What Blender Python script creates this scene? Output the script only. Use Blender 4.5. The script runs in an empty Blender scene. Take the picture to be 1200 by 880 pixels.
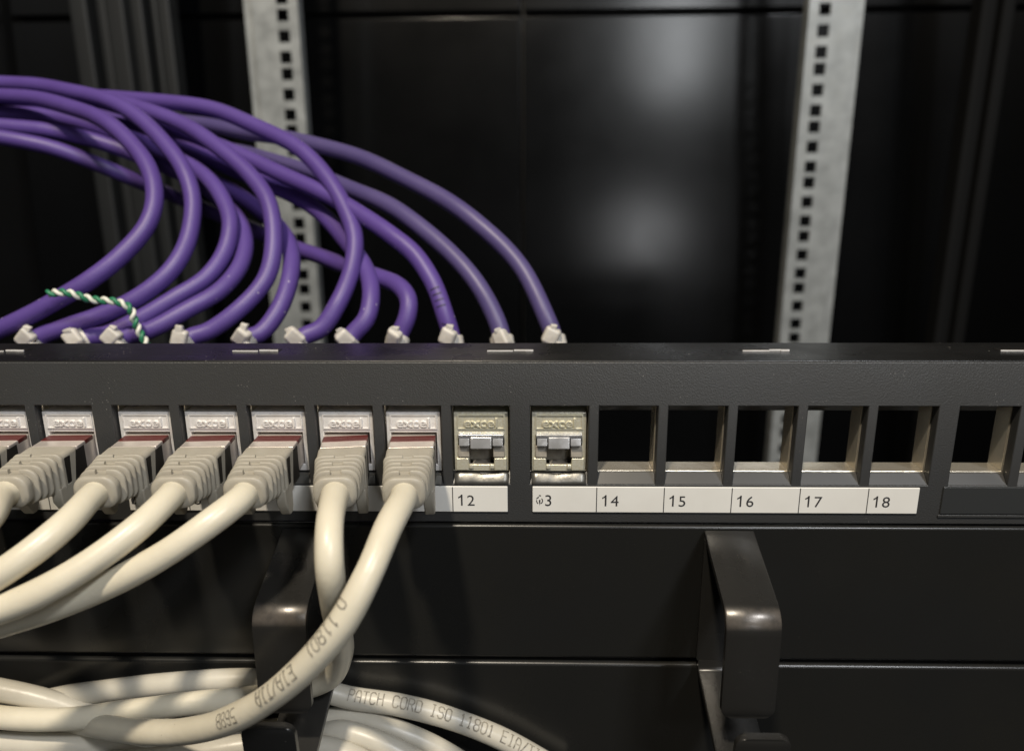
import bpy, bmesh, math, random
import numpy as np
from mathutils import Vector, Matrix
random.seed(7)
rng = np.random.default_rng(7)
scene = bpy.context.scene
COL = scene.collection
MM = 0.001                                    # everything below is written in millimetres

# ------------------------------------------------------------------ camera
F = 901.0                                     # focal length in photo pixels (1200 x 880)
pit, yaw, rol = math.radians(15.51), math.radians(-1.45), math.radians(-0.373)
CAM = np.array([-7.292, -185.703, 48.102])
fw = np.array([math.sin(yaw)*math.cos(pit), math.cos(yaw)*math.cos(pit), -math.sin(pit)])
r0 = np.array([math.cos(yaw), -math.sin(yaw), 0.0]); u0 = np.cross(r0, fw)
rt = math.cos(rol)*r0 + math.sin(rol)*u0
up = -math.sin(rol)*r0 + math.cos(rol)*u0
cd = bpy.data.cameras.new('camera'); cam = bpy.data.objects.new('camera', cd); COL.objects.link(cam)
cd.sensor_fit = 'HORIZONTAL'; cd.sensor_width = 36; cd.lens = 36*F/1200
cd.clip_start = 0.005; cd.clip_end = 20
M = Matrix.Identity(4)
for i in range(3):
    M[i][0], M[i][1], M[i][2], M[i][3] = rt[i], up[i], -fw[i], CAM[i]*MM
cam.matrix_world = M
cd.dof.use_dof = True; cd.dof.focus_distance = 0.196; cd.dof.aperture_fstop = 11.5
scene.camera = cam

def P(px, py, y):
    """the point on the upright plane at depth y (mm) that the photo shows at pixel px, py"""
    d = fw + rt*(px-600)/F - up*(py-440)/F
    return CAM + d*((y-CAM[1])/d[1])

# ------------------------------------------------------------------ world, lamps, exposure
w = bpy.data.worlds.new('World'); scene.world = w; w.use_nodes = True
w.node_tree.nodes['Background'].inputs[0].default_value = (1.0, 0.93, 0.82, 1)
w.node_tree.nodes['Background'].inputs[1].default_value = 0.012
def area(name, loc, target, size, power, col, size_y=None):
    l = bpy.data.lights.new(name, 'AREA'); l.energy = power; l.color = col
    l.shape = 'RECTANGLE'; l.size = size*MM; l.size_y = (size_y or size)*MM
    o = bpy.data.objects.new(name, l); COL.objects.link(o)
    o.location = Vector(loc)*MM
    o.rotation_euler = (Vector(target)-Vector(loc)).to_track_quat('-Z', 'Y').to_euler()
    return o
area('ceiling_lamp', (-210, -600, 1180), (0, 0, -40), 75, 18.5, (1.0, 0.885, 0.715))
area('ceiling_lamp_far', (700, -1000, 1200), (0, 100, -20), 200, 13, (0.95, 0.97, 1.0))
TILT = math.radians(5.3)                      # the rear doors lean back a little
def mirror_point(px, py, L):                  # where a lamp behind the camera is seen mirrored in the leaning rear door at px, py
    n = np.array([0, -math.cos(TILT), math.sin(TILT)]); a = np.array([0, 612.0, 100.0])
    d = P(px, py, 612)-CAM; h = CAM + d*(((a-CAM)@n)/(d@n)); r = d-2*(d@n)*n
    return tuple(h+r*((-L-h[1])/r[1]))
area('aisle_lamp', mirror_point(755, 272, 1300), (100, 600, 0), 140, .95, (0.97, 0.98, 1.0), 120)
area('aisle_tube_lamp', mirror_point(792, 30, 1300), (100, 600, 100), 150, 3.6, (0.95, 0.98, 1.0), 430)
vs = scene.view_settings; vs.view_transform = 'Standard'; vs.look = 'None'; vs.exposure = 0.0; vs.gamma = 1
vs.use_curve_mapping = False

# ------------------------------------------------------------------ materials
MAT = {}
def mat(name, col, rough=0.5, metal=0.0, bump=None, vary=None, spec=0.5, speck=None, sss=0, rvary=None, coat=0):
    """bump=(scale, strength, distance m); vary=(scale, colour2, amount); speck=(scale, size, colour)"""
    m = bpy.data.materials.new(name); m.use_nodes = True; nt = m.node_tree; N = nt.nodes; L = nt.links
    b = N['Principled BSDF']; b.inputs['Base Color'].default_value = (*col, 1)
    b.inputs['Roughness'].default_value = rough; b.inputs['Metallic'].default_value = metal
    b.inputs['Specular IOR Level'].default_value = spec
    if coat: b.inputs['Coat Weight'].default_value = coat; b.inputs['Coat Roughness'].default_value = .25
    if sss:
        b.inputs['Subsurface Weight'].default_value = sss; b.inputs['Subsurface Radius'].default_value = (1, .8, .5)
        b.inputs['Subsurface Scale'].default_value = 0.0012
    tc = N.new('ShaderNodeTexCoord')
    def noise(scale, detail=4):
        n = N.new('ShaderNodeTexNoise'); n.inputs['Scale'].default_value = scale; n.inputs['Detail'].default_value = detail
        L.new(tc.outputs['Object'], n.inputs['Vector']); return n
    src = None
    if vary:
        n = noise(vary[0]); r = N.new('ShaderNodeMapRange'); L.new(n.outputs['Fac'], r.inputs[0])
        r.inputs[1].default_value = .35; r.inputs[2].default_value = .7; r.inputs[4].default_value = vary[2]
        mx = N.new('ShaderNodeMix'); mx.data_type = 'RGBA'; L.new(r.outputs[0], mx.inputs['Factor'])
        mx.inputs['A'].default_value = (*col, 1); mx.inputs['B'].default_value = (*vary[1], 1); src = mx.outputs['Result']
    if speck:
        v = N.new('ShaderNodeTexVoronoi'); v.inputs['Scale'].default_value = speck[0]; L.new(tc.outputs['Object'], v.inputs['Vector'])
        r = N.new('ShaderNodeMapRange'); L.new(v.outputs['Distance'], r.inputs[0])
        r.inputs[1].default_value = speck[1]; r.inputs[2].default_value = speck[1]*.5; r.inputs[4].default_value = 1
        n = noise(speck[0]*.12); r2 = N.new('ShaderNodeMapRange'); L.new(n.outputs['Fac'], r2.inputs[0])
        r2.inputs[1].default_value = .55; r2.inputs[2].default_value = .66
        mu = N.new('ShaderNodeMath'); mu.operation = 'MULTIPLY'; L.new(r.outputs[0], mu.inputs[0]); L.new(r2.outputs[0], mu.inputs[1])
        mx = N.new('ShaderNodeMix'); mx.data_type = 'RGBA'; L.new(mu.outputs[0], mx.inputs['Factor'])
        if src: L.new(src, mx.inputs['A'])
        else: mx.inputs['A'].default_value = (*col, 1)
        mx.inputs['B'].default_value = (*speck[2], 1); src = mx.outputs['Result']
    if src: L.new(src, b.inputs['Base Color'])
    if rvary:
        n = noise(rvary[0]); r = N.new('ShaderNodeMapRange'); L.new(n.outputs['Fac'], r.inputs[0])
        r.inputs[1].default_value = .3; r.inputs[2].default_value = .7
        r.inputs[3].default_value = rvary[1]; r.inputs[4].default_value = rvary[2]; L.new(r.outputs[0], b.inputs['Roughness'])
    if bump:
        n = noise(bump[0], 3); bp = N.new('ShaderNodeBump'); bp.inputs['Strength'].default_value = bump[1]
        bp.inputs['Distance'].default_value = bump[2]; L.new(n.outputs['Fac'], bp.inputs['Height']); L.new(bp.outputs[0], b.inputs['Normal'])
    MAT[name] = m; return m
mat('panel_plastic', (.0385, .0393, .040), .40, bump=(2600, .5, .0002), vary=(60, (.036, .035, .033), .5), speck=(900, .14, (.22, .21, .20)))
mat('powder_coat', (.0128, .0130, .0127), .32, bump=(900, .05, .0002), vary=(25, (.0155, .015, .013), .6), rvary=(40, .24, .32), speck=(420, .028, (.35, .33, .3)))
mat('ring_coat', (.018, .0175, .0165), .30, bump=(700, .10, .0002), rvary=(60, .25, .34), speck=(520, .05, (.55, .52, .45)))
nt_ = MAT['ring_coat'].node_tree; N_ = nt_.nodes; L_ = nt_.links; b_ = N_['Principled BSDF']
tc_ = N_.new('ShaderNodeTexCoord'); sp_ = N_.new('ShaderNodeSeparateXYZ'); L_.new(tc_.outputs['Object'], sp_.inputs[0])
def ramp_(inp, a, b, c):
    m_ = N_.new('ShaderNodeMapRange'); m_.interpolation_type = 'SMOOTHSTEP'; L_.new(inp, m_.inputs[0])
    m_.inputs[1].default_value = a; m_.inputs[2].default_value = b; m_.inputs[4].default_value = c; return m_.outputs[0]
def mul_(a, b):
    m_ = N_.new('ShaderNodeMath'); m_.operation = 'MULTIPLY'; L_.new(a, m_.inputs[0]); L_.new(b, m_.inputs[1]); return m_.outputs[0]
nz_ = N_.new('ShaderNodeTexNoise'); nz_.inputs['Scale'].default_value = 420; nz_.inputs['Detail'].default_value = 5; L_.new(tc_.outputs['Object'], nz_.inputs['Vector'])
worn_sheen_ = mul_(mul_(ramp_(sp_.outputs['Z'], .0385, .0405, 1), ramp_(sp_.outputs['Z'], .0438, .0420, 1)), mul_(ramp_(sp_.outputs['Y'], -.0222, -.0240, 1), ramp_(nz_.outputs['Fac'], .1, .7, .30)))  # rubbed hook bend, with its highlight band painted into the colour
mw_ = N_.new('ShaderNodeMix'); mw_.data_type = 'RGBA'; L_.new(worn_sheen_, mw_.inputs['Factor'])
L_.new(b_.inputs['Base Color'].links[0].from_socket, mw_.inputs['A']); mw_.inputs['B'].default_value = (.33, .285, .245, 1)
L_.new(mw_.outputs['Result'], b_.inputs['Base Color']); L_.new(worn_sheen_, b_.inputs['Metallic'])
mat('tray_coat', (.010, .010, .010), .28, bump=(500, .15, .0002), speck=(500, .12, (.3, .28, .25)), rvary=(50, .2, .4))
mat('zinc_rail', (.43, .45, .45), .46, .45, bump=(300, .2, .0004), vary=(55, (.29, .305, .305), .75), rvary=(90, .34, .62))
mat('chrome', (.86, .79, .66), .22, .8)
mat('clip_steel', (.17, .165, .15), .36, .7, bump=(350, .25, .0005), rvary=(300, .28, .45))
mat('jack_zinc_gold', (.80, .75, .57), .28, .5, bump=(2400, .28, .0002), vary=(1600, (.88, .86, .74), .9))  # open jacks: same zinc as the plugged ones, golden reflections put into the colour
mat('jack_zinc', (.86, .84, .82), .42, .30, bump=(1300, .25, .0002), vary=(300, (.70, .66, .62), .6))  # on plugged jacks the brighter light is put into the zinc's colour
mat('shutter_steel', (.74, .74, .75), .24, .7, rvary=(400, .12, .3))
mat('sill_plastic', (.026, .025, .023), .36, vary=(80, (.038, .036, .033), .6))
mat('cavity', (.33, .30, .25), .45, .2, vary=(300, (.14, .12, .1), .8))
mat('plug_shield', (.74, .68, .62), .32, .55, bump=(500, .12, .0003), vary=(250, (.6, .52, .48), .6))
mat('red_plastic', (.085, .008, .007), .35)
mat('black_plastic', (.012, .011, .010), .4)
mat('boot_rubber', (.40, .372, .31), .42, bump=(900, .12, .0003), vary=(140, (.33, .30, .245), .8), sss=.05)
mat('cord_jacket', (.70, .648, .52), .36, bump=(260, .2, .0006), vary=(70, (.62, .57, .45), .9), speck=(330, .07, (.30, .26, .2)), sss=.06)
mat('shaded_bundle_jacket', (.56, .53, .455), .36, bump=(260, .16, .0006), vary=(70, (.47, .44, .37), .8), sss=.06)  # cream cord jacket, darkened in colour for the shade on the bundle
mat('purple_jacket', (.086, .047, .225), .48, bump=(220, .18, .0006), vary=(45, (.105, .062, .27), .8), speck=(180, .08, (.45, .40, .5)))
mat('shaded_purple_jacket', (.074, .056, .165), .45, bump=(220, .18, .0006), vary=(45, (.10, .078, .20), .7))  # same purple jacket, greyed in colour for the arcs outside the light
mat('tie_nylon', (.60, .57, .52), .42, bump=(600, .25, .0004), vary=(300, (.46, .43, .38), .7), sss=.15)
mat('label_paper', (.80, .785, .74), .40, vary=(120, (.72, .70, .65), .5), coat=.3)
mat('ink', (.035, .034, .036), .5)
mat('cord_ink', (.16, .145, .12), .5, vary=(900, (.45, .41, .33), .8))
mat('purple_ink', (.03, .02, .05), .5)
mat('label_cover', (.035, .037, .038), .16, coat=.4, rvary=(60, .14, .22))
mat('door_gloss', (.002, .0022, .0025), .19, rvary=(14, .175, .21), spec=.4)
mat('cabinet_black', (.004, .0042, .0045), .5, vary=(15, (.007, .007, .0075), .6))
mat('post_dark', (.004, .0042, .0045), .8, spec=.2)
mat('post_grey', (.015, .0165, .0175), .5, vary=(20, (.012, .013, .014), .7))
mat('wire_green', (.03, .20, .10), .4); mat('wire_white', (.75, .75, .66), .4)

# ------------------------------------------------------------------ object helpers
def thing(name, label, cat, loc, group=None):
    o = bpy.data.objects.new(name, None); COL.objects.link(o); o.empty_display_size = .005
    o.location = Vector(loc)*MM; o['origin'] = [float(v) for v in loc]
    o['label'] = label; o['category'] = cat
    if group: o['group'] = group
    return o
def origin_of(o):
    while o is not None:
        if 'origin' in o: return np.array(o['origin'])
        o = o.parent
    return np.zeros(3)
def mesh_obj(name, V, Fc, m, parent=None, smooth=False, bevel=0, seg=2, origin=None):
    org = origin_of(parent) if parent is not None else (np.array(origin, float) if origin is not None else np.zeros(3))
    V = (np.asarray(V, float) - org)*MM
    me = bpy.data.meshes.new(name); me.from_pydata(V.tolist(), [], [tuple(int(i) for i in f) for f in Fc])
    bm = bmesh.new(); bm.from_mesh(me); bmesh.ops.recalc_face_normals(bm, faces=bm.faces)
    if bevel:
        ed = [e for e in bm.edges if len(e.link_faces) == 2 and e.calc_face_angle(0) > .6]
        bmesh.ops.bevel(bm, geom=ed, offset=bevel*MM, segments=seg, affect='EDGES', profile=.5, clamp_overlap=True)
    bm.to_mesh(me); bm.free()
    me.materials.append(MAT[m])
    if smooth or bevel:
        me.polygons.foreach_set('use_smooth', [True]*len(me.polygons))
        if bevel: me.set_sharp_from_angle(angle=math.radians(50))
    o = bpy.data.objects.new(name, me); COL.objects.link(o)
    if bevel:
        wn = o.modifiers.new('weighted_normals', 'WEIGHTED_NORMAL'); wn.keep_sharp = True; wn.weight = 100
    if parent is not None: o.parent = parent
    elif origin is not None: o.location = Vector(org.tolist())*MM; o['origin'] = [float(v) for v in org]
    return o
class Geo:
    def __init__(s): s.V = []; s.F = []
    def box(s, x0, x1, y0, y1, z0, z1):
        n = len(s.V); s.V += [(x, y, z) for x in (x0, x1) for y in (y0, y1) for z in (z0, z1)]
        s.F += [tuple(n+i for i in f) for f in ((0,1,3,2),(4,6,7,5),(0,4,5,1),(2,3,7,6),(0,2,6,4),(1,5,7,3))]; return s
    def prism(s, poly, x0, x1):               # poly: (y,z) outline swept in x
        n = len(s.V); k = len(poly)
        s.V += [(x0, y, z) for y, z in poly] + [(x1, y, z) for y, z in poly]
        s.F += [tuple(n+i for i in range(k)), tuple(n+k+i for i in reversed(range(k)))]
        s.F += [(n+i, n+k+i, n+k+(i+1) % k, n+(i+1) % k) for i in range(k)]; return s
    def loft(s, rings, caps=True):
        n = len(s.V); k = len(rings[0])
        for r in rings: s.V += [tuple(p) for p in r]
        for j in range(len(rings)-1):
            a = n+j*k
            s.F += [(a+i, a+(i+1) % k, a+k+(i+1) % k, a+k+i) for i in range(k)]
        if caps: s.F += [tuple(n+i for i in range(k)), tuple(n+(len(rings)-1)*k+i for i in reversed(range(k)))]
        return s
    def rot(s, c, rx=0, ry=0, rz=0):
        R = Matrix.Rotation(rz, 3, 'Z') @ Matrix.Rotation(ry, 3, 'Y') @ Matrix.Rotation(rx, 3, 'X'); c = Vector(c)
        s.V = [tuple(R @ (Vector(v)-c) + c) for v in s.V]; return s
    def out(s, name, m, parent=None, **k): return mesh_obj(name, s.V, s.F, m, parent, **k)
def rrect(cx, cz, hw, zt, zb, rad, y, n=5):   # rounded rectangle ring in the x-z plane
    pts = []
    for (sx, cz_, a0) in ((1, zt-rad, 0), (-1, zt-rad, 90), (-1, zb+rad, 180), (1, zb+rad, 270)):
        for i in range(n):
            a = math.radians(a0 + 90*i/(n-1)); pts.append((cx+sx*(hw-rad)+rad*math.cos(a), y, cz_+rad*math.sin(a)))
    return pts
def grid_plate(xs, zs, hole, y0f, y1, name, m, parent, bevel=0, **k):
    nx, nz = len(xs), len(zs); idx = {}; V = []; Fc = []
    def v(i, j, b):
        key = (i, j, b)
        if key not in idx: idx[key] = len(V); V.append((xs[i], y1 if b else y0f(zs[j]), zs[j]))
        return idx[key]
    sol = [[not hole((xs[i]+xs[i+1])/2, (zs[j]+zs[j+1])/2) for j in range(nz-1)] for i in range(nx-1)]
    S = lambda i, j: 0 <= i < nx-1 and 0 <= j < nz-1 and sol[i][j]
    for i in range(nx-1):
        for j in range(nz-1):
            if not sol[i][j]: continue
            for b in (0, 1): Fc.append((v(i,j,b), v(i+1,j,b), v(i+1,j+1,b), v(i,j+1,b)))
            for (di, dj, a, c) in ((-1,0,(i,j),(i,j+1)), (1,0,(i+1,j),(i+1,j+1)), (0,-1,(i,j),(i+1,j)), (0,1,(i,j+1),(i+1,j+1))):
                if not S(i+di, j+dj): Fc.append((v(*a,0), v(*c,0), v(*c,1), v(*a,1)))
    return mesh_obj(name, V, Fc, m, parent, bevel=bevel, **k)

def spline(pts, step=1.2):
    pts = np.asarray(pts, float); q = np.vstack([2*pts[0]-pts[1], pts, 2*pts[-1]-pts[-2]]); out = []
    for i in range(1, len(q)-2):
        p0, p1, p2, p3 = q[i-1], q[i], q[i+1], q[i+2]
        d = [max(np.linalg.norm(b-a), 1e-6)**.5 for a, b in ((p0,p1),(p1,p2),(p2,p3))]   # centripetal
        m1 = (p1-p0)/d[0] - (p2-p0)/(d[0]+d[1]) + (p2-p1)/d[1]
        m2 = (p2-p1)/d[1] - (p3-p1)/(d[1]+d[2]) + (p3-p2)/d[2]
        m1 *= d[1]; m2 *= d[1]
        for t in np.linspace(0, 1, 24, endpoint=False):
            out.append((2*t**3-3*t*t+1)*p1 + (t**3-2*t*t+t)*m1 + (-2*t**3+3*t*t)*p2 + (t**3-t*t)*m2)
    out.append(pts[-1]); out = np.array(out)
    for _ in range(3): out[1:-1] = .25*out[:-2]+.5*out[1:-1]+.25*out[2:]
    s = np.r_[0, np.cumsum(np.linalg.norm(np.diff(out, axis=0), axis=1))]
    n = max(4, int(s[-1]/step)); g = np.linspace(0, s[-1], n)
    return np.stack([np.interp(g, s, out[:, k]) for k in range(3)], 1), g
def tube(name, C, rad, m, parent=None, sides=16, wob=0.02, **k):
    n = len(C); T = np.gradient(C, axis=0); T /= np.linalg.norm(T, axis=1)[:, None]
    a = np.array([0, 0, 1.]) if abs(T[0][2]) < .8 else np.array([0, 1., 0])
    nrm = np.cross(T[0], a); nrm /= np.linalg.norm(nrm); rings = []
    ph = rng.uniform(0, 6, 4); s = np.arange(n)
    for i in range(n):
        nrm = nrm - T[i]*(nrm@T[i]); nrm /= np.linalg.norm(nrm); b = np.cross(T[i], nrm)
        r = rad*(1+wob*(math.sin(s[i]*.21+ph[0])+.7*math.sin(s[i]*.37+ph[1]))*.6)
        rings.append([C[i]+r*(math.cos(t)*nrm+math.sin(t)*b) for t in np.linspace(0, 2*math.pi, sides, endpoint=False)])
    return Geo().loft(rings).out(name, m, parent, smooth=True, **k)

def text_geo(s, size, extrude=0, align='LEFT', spacing=1.0, bevel=0):
    c = bpy.data.curves.new('t', 'FONT'); c.body = s; c.size = size; c.extrude = extrude; c.align_x = align
    c.space_character = spacing; c.resolution_u = 3; c.bevel_depth = bevel; c.bevel_resolution = 1 if bevel else 0
    o = bpy.data.objects.new('t', c); COL.objects.link(o)
    dg = bpy.context.evaluated_depsgraph_get(); me = o.evaluated_get(dg).to_mesh()
    V = np.array([v.co[:] for v in me.vertices]).reshape(-1, 3); Fc = [tuple(p.vertices) for p in me.polygons]
    o.evaluated_get(dg).to_mesh_clear(); bpy.data.objects.remove(o); bpy.data.curves.remove(c)
    return V, Fc
def flat_text(name, s, size, pos, m, parent, extrude=0, align='LEFT', spacing=1.0, shear=0, bevel=0, sx=1.0):
    V, Fc = text_geo(s, size, extrude, align, spacing, bevel)
    W = np.stack([pos[0]+V[:, 0]*sx+shear*V[:, 1], pos[1]-V[:, 2], pos[2]+V[:, 1]], 1)
    return mesh_obj(name, W, Fc, m, parent)
ST = {'P': [[(0,0),(0,6),(3,6),(4,5),(4,4),(3,3),(0,3)]], 'A': [[(0,0),(0,4),(1,6),(3,6),(4,4),(4,0)],[(0,2.5),(4,2.5)]], 'T': [[(0,6),(4,6)],[(2,6),(2,0)]],
 'C': [[(4,5),(3,6),(1,6),(0,5),(0,1),(1,0),(3,0),(4,1)]], 'H': [[(0,0),(0,6)],[(4,0),(4,6)],[(0,3),(4,3)]], 'O': [[(1,0),(0,1),(0,5),(1,6),(3,6),(4,5),(4,1),(3,0),(1,0)]],
 'R': [[(0,0),(0,6),(3,6),(4,5),(4,4),(3,3),(0,3)],[(2,3),(4,0)]], 'D': [[(0,0),(0,6),(3,6),(4,5),(4,1),(3,0),(0,0)]], 'I': [[(1,6),(3,6)],[(2,6),(2,0)],[(1,0),(3,0)]],
 'S': [[(4,5),(3,6),(1,6),(0,5),(0,4),(1,3),(3,3),(4,2),(4,1),(3,0),(1,0),(0,1)]], '1': [[(1,5),(2,6),(2,0)],[(1,0),(3,0)]], '8': [[(1,3),(0,4),(0,5),(1,6),(3,6),(4,5),(4,4),(3,3),(1,3),(0,2),(0,1),(1,0),(3,0),(4,1),(4,2),(3,3)]],
 '0': [[(1,0),(0,1),(0,5),(1,6),(3,6),(4,5),(4,1),(3,0),(1,0)]], 'E': [[(4,6),(0,6),(0,0),(4,0)],[(0,3),(3,3)]], '/': [[(0,0),(4,6)]], '5': [[(4,6),(0,6),(0,3.5),(3,3.5),(4,2.5),(4,1),(3,0),(0,0)]],
 '6': [[(4,5),(3,6),(1,6),(0,5),(0,1),(1,0),(3,0),(4,1),(4,2.2),(3,3.2),(0,3.2)]], 'B': [[(0,0),(0,6),(3,6),(4,5),(4,4),(3,3),(0,3)],[(3,3),(4,2),(4,1),(3,0),(0,0)]], '|': [[(1,0),(1,6)]]}
def cable_text(s, size, C, G, rad, s0, m, parent, ang=0, rev=False, name='printed_text', adv=5.6, wx=.72):
    """dot-matrix like stroke lettering wrapped round a cable; size is the letter height"""
    out = []; Fc = []; k = size/6; hw = .055*size
    def put(u, v):
        q = s0 - u if rev else s0 + u
        c = np.array([np.interp(q, G, C[:, i]) for i in range(3)])
        t = np.array([np.interp(q+.6, G, C[:, i])-np.interp(q-.6, G, C[:, i]) for i in range(3)]); t /= np.linalg.norm(t)
        if rev: t = -t
        n = CAM-c; n -= t*(n@t); n /= np.linalg.norm(n); b = np.cross(n, t)
        a = ang+(v-size*.5)/rad; out.append(c+(rad*1.028+.03)*(math.cos(a)*n+math.sin(a)*b))
    x = 0
    for ch in s:
        for pl in ST.get(ch, []):
            for (a, b) in zip(pl[:-1], pl[1:]):
                a = np.array(a, float)*[k*wx, k]+[x, 0]; b = np.array(b, float)*[k*wx, k]+[x, 0]; d = b-a; L = np.linalg.norm(d); d /= L
                nn = np.array([-d[1], d[0]])*hw; a = a-d*hw*.6; b = b+d*hw*.6; ns = max(1, int(L/.4)); i0 = len(out)
                for j in range(ns+1):
                    c = a+(b-a)*j/ns; put(*(c+nn)); put(*(c-nn))
                Fc += [(i0+2*j, i0+2*j+1, i0+2*j+3, i0+2*j+2) for j in range(ns)]
        x += adv*k*wx
    return mesh_obj(name, out, Fc, m, parent)

# ------------------------------------------------------------------ the setting: cabinet behind
XL, XR = -520, 520; YD = 612
struct = []
def setting(o): o['kind'] = 'structure'; return o
zse = P(600, 14, YD)[2]; xse = P(612, 100, YD)[0]
door = thing('rear_door', 'glossy black rear doors of the cabinet behind the panel', 'door', (xse, YD, -420))
for (x0, x1, z0, z1) in ((XL+4, xse-1.5, -420, zse-2.5), (xse+1.5, XR-4, -420, zse-2.5), (XL+4, xse-1.5, zse+2.5, 420), (xse+1.5, XR-4, zse+2.5, 420)):
    Geo().box(x0, x1, YD, YD+14, z0, z1).rot((0, YD, 100), rx=-TILT).out('door_panel', 'door_gloss', door, bevel=1.5)
Geo().box(XL+4, XR-4, YD+14.5, YD+20, -420, 420).rot((0, YD, 100), rx=-TILT).out('backing', 'cabinet_black', door)
for sgn, x in ((-1, XL), (1, XR)):
    setting(Geo().box(x-8 if sgn < 0 else x, x if sgn < 0 else x+8, -40, YD+60, -420, 420).out('cabinet_wall', 'cabinet_black', origin=(x, 300, -420)))
setting(Geo().box(XL, XR, -40, YD+60, -428, -422).out('cabinet_floor', 'cabinet_black', origin=(0, 300, -424)))

# corner posts at the back, left and right
def post(px, label, y, wide, m='post_grey'):
    y -= 40; c = P(px, 60, y)[0]; t = thing('corner_post', label, 'post', (c, y, -420))
    g = Geo()
    for dx, w_, dy in ((-wide*.5, wide*.34, 0), (-wide*.1, wide*.2, 9), (wide*.14, wide*.36, 3)):
        Geo().box(c+dx, c+dx+w_, y+dy, y+dy+20, -419, 420).out('post_face', m, t, bevel=2.5)
    return t
post(118, 'dim grey profiled corner post behind the purple cables', 560, 46)
post(180, 'narrow dim grey upright beside the purple cable bundle', 575, 34)
post(1165, 'dim dark upright beyond the perforated rail on the empty side', 560, 30, 'post_dark')

# perforated rear mounting rails
def rail(xh, side, label):
    y = 485; t = thing('mounting_rail', label, 'rail', (xh, y, -419), 'perforated rails at the back of the cabinet')
    e0 = xh-10.5*side; e1 = xh+23*side                     # inner edge, outer edge of the face
    zs = []; zh = []
    z = 163.2+44.45*5; i = 0
    while z > -405:
        zh.append(z); z -= (15.875, 15.875, 12.7)[i % 3]; i += 1
    zs = sorted([-419, 420]+[q+s*4.7 for q in zh for s in (-1, 1)])
    xs = sorted([e0, e1, xh-4.7, xh+4.7])
    hs = lambda cx, cz: abs(cx-xh) < 4.7 and any(abs(cz-q) < 4.6 for q in zh)
    grid_plate(xs, zs, hs, lambda z: y, y+2, 'rail_face', 'zinc_rail', t)
    a, b = sorted((e1, e1+2*side)); Geo().box(a, b, y, y+30, -419, 420).out('rail_web', 'zinc_rail', t)
    a, b = sorted((e1+2.2*side, e1+10*side)); Geo().box(a, b, y+6, y+8, -419, 420).out('rail_return', 'zinc_rail', t)
    a, b = sorted((e0, e0-2*side)); Geo().box(a, b, y, y+14, -419, 420).out('rail_lip', 'zinc_rail', t)
rail(P(331, 16, 485)[0], -1, 'pale perforated steel rail crossed by the purple cables')
rail(P(967, 11, 485)[0], 1, 'pale perforated steel rail standing clear of the cables')

# ------------------------------------------------------------------ patch panel
GAP, PT = 2.644, 17.5
def portx(k): return (k-13)*PT + GAP*math.floor((k-13)/6)
ZT, ZB = -0.6, -43.7
OT, OB, OH = -11.5, -32.8, 7.45
panel = thing('ethernet_panel', 'black patch panel with a row of numbered ports, half of them empty', 'patch panel', (0, 10, ZB))
X0, X1 = portx(1)-14, portx(24)+14
ports = [portx(k) for k in range(1, 25)]
xs = sorted([X0, X1]+[p+s*OH for p in ports for s in (-1, 1)])
yf = lambda z: 2.4*(z-OT)/(ZT-OT) if z > OT else 0.0
grid_plate(xs, [ZB, OB, OT, ZT], lambda cx, cz: OB < cz < OT and any(abs(cx-p) < OH for p in ports), yf, 3.0, 'face', 'panel_plastic', panel, bevel=.35)
TB = 25.5
Geo().box(X0, X1, 3.2, TB, -2.0, -1.0).out('top_tray', 'tray_coat', panel, bevel=.3)
Geo().box(X0, X1, 3.4, 9, -.95, -.45).out('tray_step', 'tray_coat', panel, bevel=.2)
Geo().box(X0, X1, TB-1.4, TB-.2, -20.5, -2.1).out('rear_flange', 'panel_plastic', panel, bevel=.3)
for px in (-300, 0, 298, 597, 897, 1200, 1500):            # slots with bright edges on the tray
    c = P(px, 411.5, 15)[0]
    for k_, (dx, L, dy, h) in enumerate(((-6.0, 7, 0, .3), (1.2, 3.2, .5, .4), (4.2, 2.2, .2, .45))):
        Geo().box(c+dx, c+dx+L, 15+dy, 15.35+dy, -.95, -.95+h).rot((c+dx, 15, -.9), rz=random.uniform(-.03, .03)).out('slot_edge', 'jack_zinc', panel)
    Geo().box(c-6.2, c+6.6, 15.9, 18.4, -.97, -.9).out('slot', 'black_plastic', panel)
JACKS = list(range(5, 14))
for k in range(1, 25):
    p = portx(k)
    # steel liner of the opening
    o_, i_ = 8.1, 7.2; zt, zb = -11.7, -30.1
    grid_plate([p-o_, p-i_, p+i_, p+o_], [zb-1.0, zb, zt, zt+.8], lambda cx, cz: abs(cx-p) < i_ and zb < cz < zt, lambda z: 3.1, 9.4, 'port_frame', 'chrome', panel, bevel=.3)
    Geo().prism([(.3, OB+.02), (2.95, OB+.02), (2.95, -30.4), (2.6, -30.4)], p-OH+.05, p+OH-.05).out('port_sill', 'sill_plastic', panel)
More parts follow.
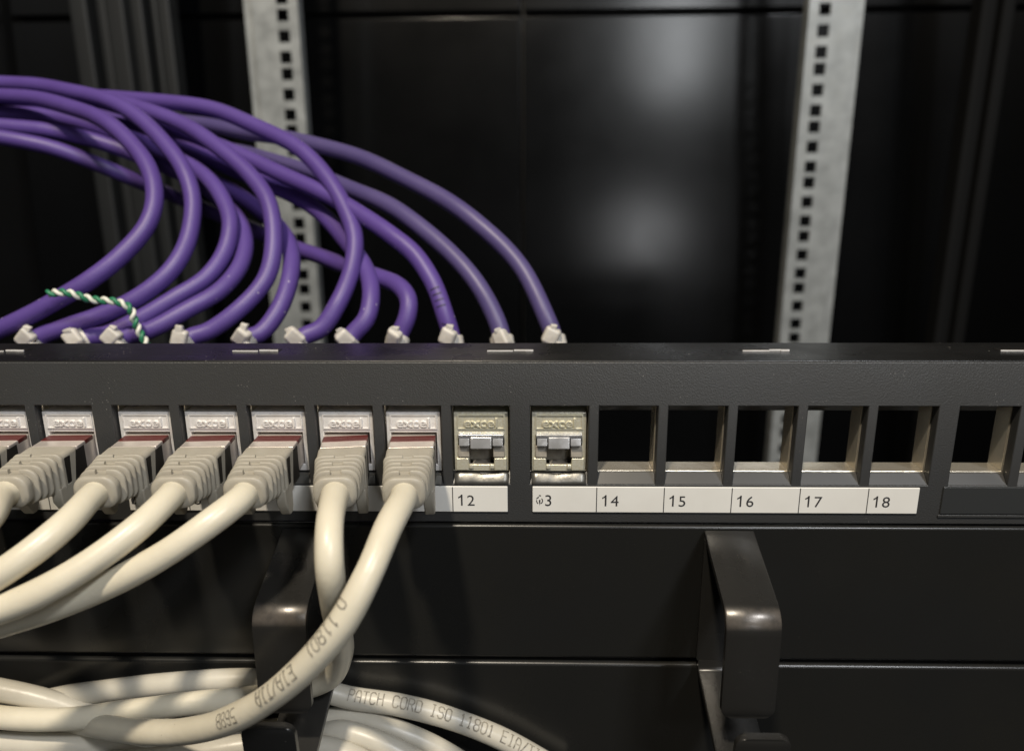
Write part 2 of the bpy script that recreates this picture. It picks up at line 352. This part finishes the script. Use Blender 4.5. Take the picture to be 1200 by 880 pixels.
# label strips with numbers
LT, LB = -33.35, -40.6
def digits(s, x, z, par):
    for ch in s:
        if ch == '1':                                      # upright stem with a slanted flag
            V = [(1.15, 0), (1.58, 0), (1.58, 3.15), (1.25, 3.15), (.95, 2.72), (.45, 2.45), (.45, 2.05), (1.15, 2.42)]
            mesh_obj('number', [(x+a, -.5, z+b) for a, b in V], [(0, 1, 2, 7), (2, 3, 4, 7), (4, 5, 6, 7)], 'ink', par)
        else: flat_text('number', ch, 4.25, (x+.1, -.5, z), 'ink', par, sx=1.05)
        x += 2.55
def strip(k0, k1, x0, x1, numbers=True):
    o = Geo().box(x0, x1, -.45, -.02, LB, LT).out('label_strip', 'label_paper', panel, bevel=.18)
    for k in range(k0, k1+1):
        c = portx(k)-7.6
        if k > k0: Geo().box(c-.12, c+.12, -.475, -.455, LB+.15, LT-.15).out('divider', 'ink', o)
        xs_ = c+1.0+(.5 if k == 13 else 0); s = str(k); zz = LB+1.85
        if k == 13:                                        # first digit is overprinted by a small ring
            flat_text('number', '3', 4.5, (xs_+2.3, -.5, zz), 'ink', o)
            cx_, cz_ = xs_+1.15, zz+1.45
            for a0, a1, r_ in ((100, 150, .95), (165, 240, .8), (-70, 50, .75), (75, 100, 1.35)):
                V = []; n_ = 8
                for q in range(n_+1):
                    a = math.radians(a0+(a1-a0)*q/n_); V += [(cx_+r*math.cos(a), -.5, cz_+r*math.sin(a)*1.1) for r in (r_-.13, r_+.13)]
                mesh_obj('number', V, [(2*q, 2*q+1, 2*q+3, 2*q+2) for q in range(n_)], 'ink', o)
            mesh_obj('number', [(cx_+x_, -.5, cz_+z_) for x_, z_ in ((-.18, .3), (.18, .3), (.2, -.25), (0, -1.35), (-.2, -.25))], [(0, 1, 2, 3, 4)], 'ink', o)
        elif k == 7:
            flat_text('number', '7', 4.4, (xs_+.6, -.5, zz), 'ink', o); flat_text('number', '6', 4.2, (xs_+.8, -.52, zz), 'ink', o)
        else: digits(s, xs_, zz, o)
strip(1, 6, portx(1)-7.6, P(127, 590, 0)[0])
strip(7, 12, P(152, 585, 0)[0], P(595, 585, 0)[0])
strip(13, 18, P(624, 585, 0)[0], P(1075.5, 585, 0)[0])
Geo().box(P(1103, 585, 0)[0], X1-6, -.5, -.02, LB, LT+.3).out('label_cover', 'label_cover', panel, bevel=.2)
Geo().box(P(1101, 585, 0)[0], X1-6, -.35, -.02, LB-1.1, LB-.3).out('cover_lip', 'panel_plastic', panel, bevel=.15)

# ------------------------------------------------------------------ keystone jacks
def jack(k, plugged):
    p = portx(k); m = 'jack_zinc' if plugged else 'jack_zinc_gold'
    lab = {13: 'bare brassy metal jack with open shutter above the smudged label', 12: 'bare brassy metal jack with open shutter above label twelve', 11: 'pale metal jack right beside the bare brassy jack', 10: 'pale metal jack holding the cord that drops straight down', 9: 'pale metal jack above label nine, behind a plug', 8: 'pale metal jack above label eight, behind a plug', 7: 'pale metal jack behind a plug, first after the wide gap', 6: 'pale metal jack behind a plug, just before the wide gap', 5: 'pale metal jack farthest from the bare brassy pair'}[k]
    t = thing('keystone_jack', lab, 'jack', (p, 12, -30), None if plugged else None)
    yy = 1.9; hw = 7.05; zt, zb = -13.75, -30.0; at, ab, ah = -19.35, -28.2, 5.95
    # body with an opening
    body = grid_plate(sorted([p-hw, p+hw, p-ah, p+ah]), [zb, ab, at, zt], lambda cx, cz: ab < cz < at and abs(cx-p) < ah, lambda z: yy, 23.5, 'body', m, t, bevel=.22)
    cy = 13 if plugged else 5.5
    Geo().box(p-ah+.05, p+ah-.05, cy, cy+1, ab+.05, at-.05).out('cavity_back', 'cavity', t)
    if not plugged: Geo().box(p-ah+.05, p+ah-.05, 2.3, 5.4, ab+.03, ab+.2).out('cavity_floor', 'cavity', t)
    # raised frame of the name field
    fr = Geo(); fx = 6.1; z1, z0 = -14.35, -18.35
    for b in ((p-fx, p+fx, yy-.28, yy-.02, z1-.3, z1), (p-fx, p+fx, yy-.28, yy-.02, z0, z0+.3), (p-fx, p-fx+.3, yy-.28, yy-.02, z0+.32, z1-.32), (p+fx-.3, p+fx, yy-.28, yy-.02, z0+.32, z1-.32)): fr.box(*b)
    fr.out('name_frame', m, t)
    flat_text('name_text', 'excel', 3.4, (p, yy-.22, -17.72), m, t, extrude=.26, align='CENTER', bevel=.05, sx=1.24, spacing=1.0)
    if not plugged:
        s = 'shutter_steel'
        Geo().box(p-5.9, p+5.9, .9, 3.0, -20.5, -19.3).rot((p, 2, -20), rx=.25).out('shutter_bar', s, t, bevel=.2)
        Geo().box(p-2.75, p+2.75, .5, 1.5, -23.3, -20.3).rot((p, 1, -21), rx=-.25).out('shutter_flap', s, t, bevel=.25)
        for sx in (-1, 1):
            a, b = sorted((p+sx*3.0, p+sx*5.7)); Geo().box(a, b, .8, 2.2, -22.7, -20.6).rot((p, 1.2, -21.5), rx=-.3).out('shutter_spring', s, t, bevel=.2)
            a, b = sorted((p+sx*3.1, p+sx*6.1)); Geo().box(a, b, 1.6, 6, -26.0, -22.9).rot((p, 2, -24), rx=-.25).out('side_guide', 'cavity', t, bevel=.2)
            a, b = sorted((p+sx*3.3, p+sx*6.6)); Geo().box(a, b, 1.35, 5.5, -29.6, -26.2).out('lower_block', m, t, bevel=.25)
            a, b = sorted((p+sx*2.2, p+sx*3.25)); Geo().box(a, b, 1.35, 5, -29.2, -28.0).out('latch_tab', m, t, bevel=.15)
        n = 11; g = Geo(); top = []
        for i in range(n):
            f = i/(n-1); top.append((p-7.1+14.2*f, .35*math.sin(9*f+k)+.15*math.sin(23*f+k)))
        pr = [[(x, -.1, -33.0), (x, .55+.2*d, -32.2+.3*d), (x, 1.2, -30.6+.5*d), (x, 1.75, -30.35+.5*d), (x, 1.9, -31.2), (x, .3, -33.1)] for x, d in top]
        g.loft(pr).out('spring_clip', 'clip_steel', t, smooth=True)
    else:
        Geo().prism([(.05, -32.95), (1.0, -31.0), (1.7, -30.5), (1.85, -30.9), (.35, -33.0)], p-7.0, p+7.0).out('spring_clip', 'clip_steel', t)
for k in JACKS: jack(k, k <= 11)

# ------------------------------------------------------------------ cable manager and its rings
ZS = -85.4
mgr = thing('cable_manager', 'black steel cable management plate below the ports', 'cable manager', (0, 5, -130))
Geo().box(X0, X1, -.6, 1.6, ZS+.7, -44.35).out('upper_plate', 'powder_coat', mgr, bevel=.9, seg=3)
Geo().box(X0, X1, -.9, 1.6, -130, ZS-.7).out('lower_plate', 'powder_coat', mgr, bevel=1.1, seg=3)
Geo().box(X0, X1, 1.9, 3.5, -130, -44.6).out('back_plate', 'black_plastic', mgr)

def strip_path(path, xc, hw, th, rads, end_round):
    """a flat strip of metal bent along (y,z) points"""
    pts = [np.array(path[0], float)]
    for i in range(1, len(path)-1):
        a, b, c = (np.array(q, float) for q in path[i-1:i+2]); r = rads[i-1]
        p1 = b+(a-b)/np.linalg.norm(a-b)*r; p2 = b+(c-b)/np.linalg.norm(c-b)*r
        for t in np.linspace(0, 1, 9): pts.append((1-t)**2*p1+2*t*(1-t)*b+t*t*p2)
    e = np.array(path[-1], float); d = (e-pts[-1]); L = np.linalg.norm(d); d /= L
    if end_round:
        for q in np.linspace(0, 1, 7): pts.append(e-d*2.4*(1-math.sin(q*math.pi/2)))
    else: pts.append(e)
    pts = np.array(pts); T = np.gradient(pts, axis=0); T /= np.linalg.norm(T, axis=1)[:, None]
    rings = []; n = len(pts)
    for i, (q, t) in enumerate(zip(pts, T)):
        h = hw
        if end_round and i >= n-7: h = hw-2.4*(1-math.cos((i-(n-7))/6*math.pi/2))
        nn = np.array([-t[1], t[0]])*th/2; ring = []
        e = .35
        for x, s in ((-h, -1+.6*e), (-h+e, -1), (h-e, -1), (h, -1+.6*e), (h, 1-.6*e), (h-e, 1), (-h+e, 1), (-h, 1-.6*e)):
            y, z = q+nn*s; ring.append((xc+x, y, z))
        rings.append(ring)
    return Geo().loft(rings)
def dring(xc, label, lowtop):
    t = thing('cable_ring', label, 'cable ring', (xc, -2, -96), 'open rings on the cable manager')
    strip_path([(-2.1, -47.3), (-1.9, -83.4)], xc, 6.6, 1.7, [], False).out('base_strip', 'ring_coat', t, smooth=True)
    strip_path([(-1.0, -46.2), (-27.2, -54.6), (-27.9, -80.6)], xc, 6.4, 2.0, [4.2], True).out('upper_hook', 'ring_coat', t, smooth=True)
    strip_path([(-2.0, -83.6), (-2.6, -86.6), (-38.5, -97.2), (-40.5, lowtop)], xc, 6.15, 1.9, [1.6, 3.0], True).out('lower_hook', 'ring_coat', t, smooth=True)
    for o in t.children:
        o.data.set_sharp_from_angle(angle=math.radians(40))
xr = 44.7; xl = P(327, 720, -27)[0]
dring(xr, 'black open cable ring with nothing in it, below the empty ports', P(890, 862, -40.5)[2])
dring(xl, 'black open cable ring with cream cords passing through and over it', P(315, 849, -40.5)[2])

# ------------------------------------------------------------------ patch cords
CR = 3.02
def boot_sections(y):
    ys = [-8, -13, -18, -27]
    return [np.interp(-y, [-v for v in ys], c) for c in ([5.95, 5.75, 5.05, 4.35], [-19.85, -19.75, -19.9, -20.25], [-30.8, -30.0, -28.4, -26.9], [1.0, 1.3, 1.9, 2.5])]
def patch_cord(k, yawp, pts, label, text=None):
    p = portx(k); t = thing('plugged_cable', label, 'patch cord', (p, 0, -24), 'cream patch cords plugged into the panel')
    piv = (p, 0, -24)
    G = lambda: Geo()
    fin = lambda g: g.rot(piv, rz=yawp)
    fin(G().box(p-5.75, p+5.75, -6.6, 8, -28.0, -20.15)).out('plug_shield', 'plug_shield', t, bevel=.35)
    fin(G().box(p-5.6, p+5.82, -2.6, 1.4, -21.2, -20.02)).out('red_band', 'red_plastic', t, bevel=.2)
    fin(G().box(p-5.86, p+5.86, -13, -3.4, -29.6, -20.9)).out('plug_body', 'black_plastic', t, bevel=.2)
    rings = []
    for i, y in enumerate((-7.4, -7.6, -10, -13, -13.9, -14.2, -18, -21, -25.5)):
        hw, zt, zb, rd = boot_sections(y); rg = rrect(p, 0, hw-(.25 if i == 0 else .45 if i > 4 else 0), zt-(.2 if i == 0 else .5 if i > 4 else 0), zb+(.4 if i > 4 else 0), rd, y)
        if i < 3:
            rg = [(x, yy-(zt-z)/(zt-zb)*4.2*(1-i*.33), z) for x, yy, z in rg]
        rings.append(rg)
    bt = fin(G().loft(rings)).out('boot', 'boot_rubber', t, smooth=True); bt.data.set_sharp_from_angle(angle=math.radians(40))
    for j, (y, wd, ex) in enumerate(((-13.6, 1.0, .42), (-15.8, 1.0, .5), (-18.0, 1.05, .56), (-20.2, 1.1, .6), (-22.5, 1.1, .6), (-25.0, 2.3, .5))):
        rr = []; op = j in (0, 2, 4)
        for f, e in ((0, -.6), (.05, ex*.7), (.22, ex), (.78, ex), (.95, ex*.7), (1, -.6)):
            yy = y-wd*f; hw, zt, zb, rd = boot_sections(yy); rr.append(rrect(p, 0, hw+e, zt+e, zb-e, rd+max(e, 0), yy, 7))
        if op:                                              # these ribs are interrupted on top
            gp = 1.3; q_ = [r_[7:]+r_[:7] for r_ in rr]; q_ = [[(p-gp, r_[0][1], r_[0][2])]+r_+[(p+gp, r_[0][1], r_[0][2])] for r_ in q_]
            g_ = G(); K = len(q_[0]); g_.V = [v for r_ in q_ for v in r_]
            g_.F = [(a_*K+i_, a_*K+i_+1, (a_+1)*K+i_+1, (a_+1)*K+i_) for a_ in range(5) for i_ in range(K-1)]+[tuple(a_*K for a_ in range(6)), tuple(a_*K+K-1 for a_ in range(6))]
            fin(g_).out('rib', 'boot_rubber', bt, smooth=True).data.set_sharp_from_angle(angle=math.radians(55)); continue
        fin(G().loft(rr)).out('rib' if j < 5 else 'end_collar', 'boot_rubber', bt, smooth=True)
    for sx in (-1, 1):
        a_, b_ = sorted((p+sx*3.4, p+sx*5.95))
        fin(G().prism([(-10.8, -27.5), (-10.8, -33.6), (-11.8, -35.3), (-13.6, -35.3), (-16.6, -31.2), (-16.8, -27.5)], a_, b_)).out('latch_guard', 'boot_rubber', t, bevel=.4)
    fin(G().box(p-3.0, p+3.0, -5.2, -1.0, -29.6, -28.3)).out('latch', 'black_plastic', t)
    R = Matrix.Rotation(yawp, 3, 'Z'); st = []
    for y in (-24.5, -26.5, -29.5): st.append(np.array(R @ (Vector((p, y, -23.75))-Vector(piv)) + Vector(piv)))
    C, Gs = spline(st + [P(*q) for q in pts])
    cb = tube('cable', C, CR, 'cord_jacket', t, sides=20, wob=.032)
    return t, cb, C, Gs
patch_cord(5, .05, [(-70, 625, -44), (-140, 680, -52)], 'cream patch cord in the last jack seen, farthest from the bare brassy pair')
patch_cord(6, .05, [(-18, 612, -42), (-80, 655, -50), (-160, 690, -52)], 'cream patch cord just across the wide gap from the port labelled seven')
patch_cord(7, .06, [(76, 615, -39), (30, 652, -46), (-30, 690, -50), (-120, 730, -50)], 'cream patch cord in port seven, first after the wide gap between label strips')
patch_cord(8, .07, [(163, 617, -38), (105, 660, -45), (45, 695, -49), (-20, 721, -50), (-110, 745, -48)], 'cream patch cord over label eight, crossing above the next cord lower down')
patch_cord(9, .03, [(247, 612, -36), (195, 648, -40), (135, 681, -42), (75, 706, -42), (15, 727, -41), (-60, 748, -40)], 'cream patch cord over label nine, slipping under its neighbour lower down')
patch_cord(10, .14, [(386, 618, -40), (386, 660, -45), (391, 700, -42), (398, 738, -33), (399, 766, -24), (386, 793, -17), (350, 808, -13.5), (297, 817, -13), (230, 823, -14), (165, 831, -15), (80, 842, -15), (0, 840, -14), (-80, 825, -12)], 'cream patch cord dropping straight down through the cable ring')
t11, c11, C11, G11 = patch_cord(11, .07, [(455, 618, -41), (432, 672, -50), (402, 728, -54), (361, 778, -54), (313, 819, -51), (262, 846, -45), (212, 857, -37), (165, 857, -28), (125, 852, -20), (90, 846, -8.5), (40, 843, -7.5), (-60, 835, -7)], 'cream lettered patch cord sweeping down across the front of the cable ring')
def s_at(C, G, px, py):
    D = C-CAM; dz = D@fw; x = 600+F*(D@rt)/dz; y = 440-F*(D@up)/dz
    return G[np.argmin((x-px)**2+(y-py)**2)]
s_ = s_at(C11, G11, 424, 690)
for tx, px, py, an in (('O', 418, 706, -.85), ('11801', 404, 728, -.62), ('EIA/TIA', 358, 782, -.42), ('568B', 292, 834, -.2)):
    cable_text(tx, 2.9, C11, G11, CR, s_at(C11, G11, px, py), 'cord_ink', c11, an)

# loose cords lying in the manager
def loose(label, pts, rad=3.05, text=None, m='shaded_bundle_jacket'):
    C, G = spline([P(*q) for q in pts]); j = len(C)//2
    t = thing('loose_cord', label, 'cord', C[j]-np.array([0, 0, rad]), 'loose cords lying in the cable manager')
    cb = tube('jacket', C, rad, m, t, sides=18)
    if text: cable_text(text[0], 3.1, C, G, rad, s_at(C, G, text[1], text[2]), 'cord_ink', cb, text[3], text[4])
loose('shaded cream cord with patch cord lettering, topmost of those behind the cable ring', [(-60, 838, -5), (20, 828, -5), (80, 815, -5.5), (150, 806, -5.5), (220, 799, -5.5), (297, 796, -5), (360, 804, -5), (410, 817, -4.6), (470, 826, -4.6), (530, 842, -4.6), (590, 866, -4.6), (660, 905, -4.6)], text=('PATCH CORD ISO 11801 EIA/TIA', 409, 816, .25, False))
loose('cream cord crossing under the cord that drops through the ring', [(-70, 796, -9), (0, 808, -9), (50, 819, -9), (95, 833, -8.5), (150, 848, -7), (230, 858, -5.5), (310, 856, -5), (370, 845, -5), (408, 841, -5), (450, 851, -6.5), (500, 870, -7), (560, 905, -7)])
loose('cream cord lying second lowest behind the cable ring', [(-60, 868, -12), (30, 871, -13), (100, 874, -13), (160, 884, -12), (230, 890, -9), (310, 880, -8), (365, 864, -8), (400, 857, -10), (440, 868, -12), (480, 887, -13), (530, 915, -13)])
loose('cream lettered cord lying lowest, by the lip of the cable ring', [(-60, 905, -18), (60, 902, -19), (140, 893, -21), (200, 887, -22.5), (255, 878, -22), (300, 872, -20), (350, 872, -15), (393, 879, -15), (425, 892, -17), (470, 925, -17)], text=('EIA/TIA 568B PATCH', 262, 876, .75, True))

# ------------------------------------------------------------------ purple cables behind the panel
PR = 3.2
def purple(k, px, pts, label, m='purple_jacket', extra=None, tie=True):
    p = portx(k); a = P(px, 398, 75)
    st = [np.array([p, 25, -22.0]), np.array([p+.2*(a[0]-p), 45, -23]), np.array([a[0]*.8+p*.2, 66, -19]), a]
    C, G = spline(st + [P(*q) for q in pts], 2.0)
    ph_ = rng.uniform(0, 6, 6); w_ = np.clip((G-60)/40, 0, 1)*.32
    C = C+np.stack([w_*(np.sin(G*(.055+.01*q)+ph_[q])+.6*np.sin(G*.13+ph_[q+3])) for q in range(3)], 1)
    t = thing('network_cable', label, 'cable', (p, 25, -24), 'purple cables looping behind the panel')
    cb = tube('jacket', C, PR, m, t, sides=18, wob=.015)
    if tie:
        d = C[np.argmin(np.linalg.norm(C-a, axis=1))+1]-C[np.argmin(np.linalg.norm(C-a, axis=1))-1]; d /= np.linalg.norm(d)
        tt = thing('cable_tie', 'white nylon tie on '+TIES[k], 'cable tie', a-np.array([0, 0, 4]), 'white cable ties behind the panel')
        # strap ring round the cable, then the head in front
        rr = []; b1 = np.cross(d, [0, 1, 0]); b1 /= np.linalg.norm(b1); b2 = np.cross(d, b1); n = 22
        c0 = a-d*1.0
        for ang in np.linspace(0, 2*math.pi, n, endpoint=False):
            e = math.cos(ang)*b1+math.sin(ang)*b2
            rr.append([c0+e*(PR+o)+d*h for o, h in ((.1, -1.7), (.95, -1.7), (.95, 1.7), (.1, 1.7))])
        g = Geo(); g.loft(rr+[rr[0]], caps=False); g.out('strap', 'tie_nylon', tt)
        h = a+np.array([random.uniform(-1.2, .6), -PR-1.7, random.uniform(1.2, 2.4)])
        g = Geo().box(h[0]-2.7, h[0]+2.7, h[1]-1.9, h[1]+1.9, h[2]-3.1, h[2]+3.1)
        g.V = [tuple(np.array(v)+rng.uniform(-.45, .45, 3)) for v in g.V]
        ry_ = random.choice((-1, 1))*random.uniform(.2, .8); g.rot(h, rx=random.uniform(-.3, .3), ry=ry_, rz=random.uniform(-.4, .4))
        hd = g.out('head', 'tie_nylon', tt, bevel=1.2, seg=3)
        g = Geo().box(h[0]-1.4, h[0]+1.2, h[1]-1.2, h[1]+.6, h[2]+2.4, h[2]+4.4+random.uniform(-.6, .5)).rot(h, ry=ry_*.6)
        g.V = [tuple(np.array(v)+rng.uniform(-.35, .35, 3)) for v in g.V]; g.out('cut_end', 'tie_nylon', tt, bevel=.4)
        e = h+np.array([random.uniform(1, 3), -.5, -2.2])
        Geo().box(e[0]-1.0, e[0]+4.6, e[1]-1.2, e[1]+1.0, e[2]-1.1, e[2]+.7).rot(e, ry=random.uniform(.35, .75)).out('strap_tail', 'tie_nylon', tt, bevel=.4)
    return t, cb, C, G
A = 'purple network cable '
TIES = {13: 'the outermost greyish purple arc', 12: 'the second greyish purple arc', 11: 'the purple cable with dark ink marks', 10: 'the sharply kinked purple cable', 9: 'the purple cable between the kinked one and the big loop', 8: 'the big front purple loop', 7: 'the purple cable next inside the big front loop', 6: 'the purple loop that reaches the perforated rail', 5: 'the purple cable beside the end of the twisted wires', 4: 'the purple cable under the twisted wires', 3: 'the purple cable beyond the twisted wires, last tie of the row'}
purple(13, 649, [(640, 372, 78), (610, 314, 88), (562, 264, 98), (502, 222, 112), (432, 190, 130), (350, 165, 150), (270, 152, 172), (180, 138, 190), (90, 124, 205), (-20, 112, 215), (-120, 106, 215)], A+'the greyish outermost arc', 'shaded_purple_jacket')
purple(12, 588, [(582, 376, 78), (560, 334, 84), (522, 292, 94), (472, 252, 108), (418, 223, 124), (350, 198, 148), (270, 176, 172), (180, 158, 192), (90, 142, 208), (-20, 128, 220), (-120, 120, 220)], A+'greyish second arc from outside', 'shaded_purple_jacket')
t_, cb_, C_, G_ = purple(11, 529, [(521, 368, 77), (508, 331, 82), (487, 299, 88), (457, 275, 94), (420, 251, 104), (385, 231, 112), (320, 198, 128), (245, 167, 145), (175, 137, 160), (120, 120, 172), (50, 112, 182), (-30, 108, 188), (-120, 106, 190)], A+'with dark marks near its tie')
cable_text('//  ||||', 3.2, C_, G_, PR, s_at(C_, G_, 527, 388), 'purple_ink', cb_, .1, name='ink_marks')
purple(10, 466, [(477, 372, 77), (479, 352, 80), (469, 336, 86), (442, 324, 96), (394, 309, 114), (345, 290, 134), (290, 266, 154), (215, 235, 176), (164, 213, 158), (105, 190, 148), (52, 172, 143), (-20, 158, 140), (-120, 150, 140)], A+'kinked sharply above its tie')
purple(9, 409, [(429, 374, 78), (435, 345, 84), (428, 312, 96), (401, 277, 110), (370, 247, 122), (320, 218, 140), (262, 194, 156), (215, 171, 168), (165, 148, 180), (110, 130, 190), (50, 117, 198), (-20, 110, 203), (-120, 108, 205)], A+'passing behind the big front loop')
purple(8, 351, [(376, 385, 78), (397, 354, 82), (412, 317, 90), (416, 280, 98), (405, 246, 106), (386, 212, 114), (356, 180, 124), (320, 157, 134), (266, 134, 146), (205, 121, 158), (150, 116, 168), (90, 111, 176), (0, 104, 184), (-100, 100, 190)], A+'the big front loop')
purple(7, 288, [(306, 390, 78), (327, 362, 84), (340, 325, 94), (340, 290, 108), (325, 262, 122), (300, 243, 134), (262, 220, 148), (225, 198, 160), (185, 181, 168), (140, 165, 171), (80, 150, 174), (0, 138, 177), (-100, 132, 179)], A+'partly hidden by the loop reaching the perforated rail')
purple(6, 219, [(245, 388, 78), (280, 362, 82), (311, 326, 90), (321, 285, 98), (315, 240, 107), (294, 207, 116), (266, 179, 124), (229, 154, 134), (188, 136, 144), (143, 122, 154), (90, 114, 164), (0, 108, 174), (-100, 104, 180)], A+'its loop reaching the perforated rail')
purple(5, 141, [(178, 386, 78), (218, 364, 84), (256, 341, 92), (279, 314, 102), (286, 289, 112), (281, 262, 124), (262, 238, 136), (232, 214, 148), (190, 193, 154), (122, 170, 152), (52, 152, 150), (-20, 146, 149), (-110, 142, 149)], A+'inner loop tied beside the twisted wires')
purple(4, 99, [(125, 392, 78), (164, 374, 82), (204, 350, 88), (241, 326, 96), (262, 297, 104), (269, 264, 112), (262, 238, 120), (240, 207, 132), (205, 184, 144), (155, 162, 152), (105, 147, 157), (52, 137, 161), (-20, 131, 164), (-110, 128, 166)], A+'nested tightly inside the neighbouring loop under the wires')
purple(3, 42, [(70, 386, 77), (115, 370, 80), (164, 346, 84), (200, 318, 90), (220, 286, 98), (227, 240, 108), (217, 203, 116), (196, 171, 124), (168, 143, 132), (129, 121, 142), (80, 106, 154), (42, 100, 162), (-20, 97, 170), (-110, 96, 178)], A+'second loop beside the twisted wires')
purple(2, -22, [(0, 386, 74), (53, 360, 76), (102, 331, 80), (143, 298, 86), (172, 264, 93), (181, 232, 100), (174, 196, 108), (154, 168, 116), (122, 143, 126), (87, 127, 136), (42, 116, 148), (-20, 112, 158), (-110, 110, 166)], A+'innermost loop under the twisted wires', tie=False)

# twisted green and white pair lying over the purple cables
TW, GT = spline([P(56, 344, 66), P(78, 343, 66), P(108, 351, 68), P(138, 354, 70), P(152, 361, 70), P(157, 374, 70), P(163, 388, 70), P(171, 402, 69), P(180, 420, 68)], .35)
tw = thing('twisted_wires', 'thin green and white wire pair twisted together over the purple cables', 'wire', TW[len(TW)//2])
for ph, m in ((0, 'wire_green'), (math.pi, 'wire_white')):
    T = np.gradient(TW, axis=0); T /= np.linalg.norm(T, axis=1)[:, None]
    n = np.cross(T, [0, 1., 0]); n /= np.linalg.norm(n, axis=1)[:, None]; b = np.cross(T, n)
    a = GT*2*math.pi/5.2+ph
    tube('wire', TW+.75*(np.cos(a)[:, None]*n+np.sin(a)[:, None]*b), .72, m, tw, sides=8, wob=0)
for o in bpy.data.objects:
    if 'origin' in o: del o['origin']
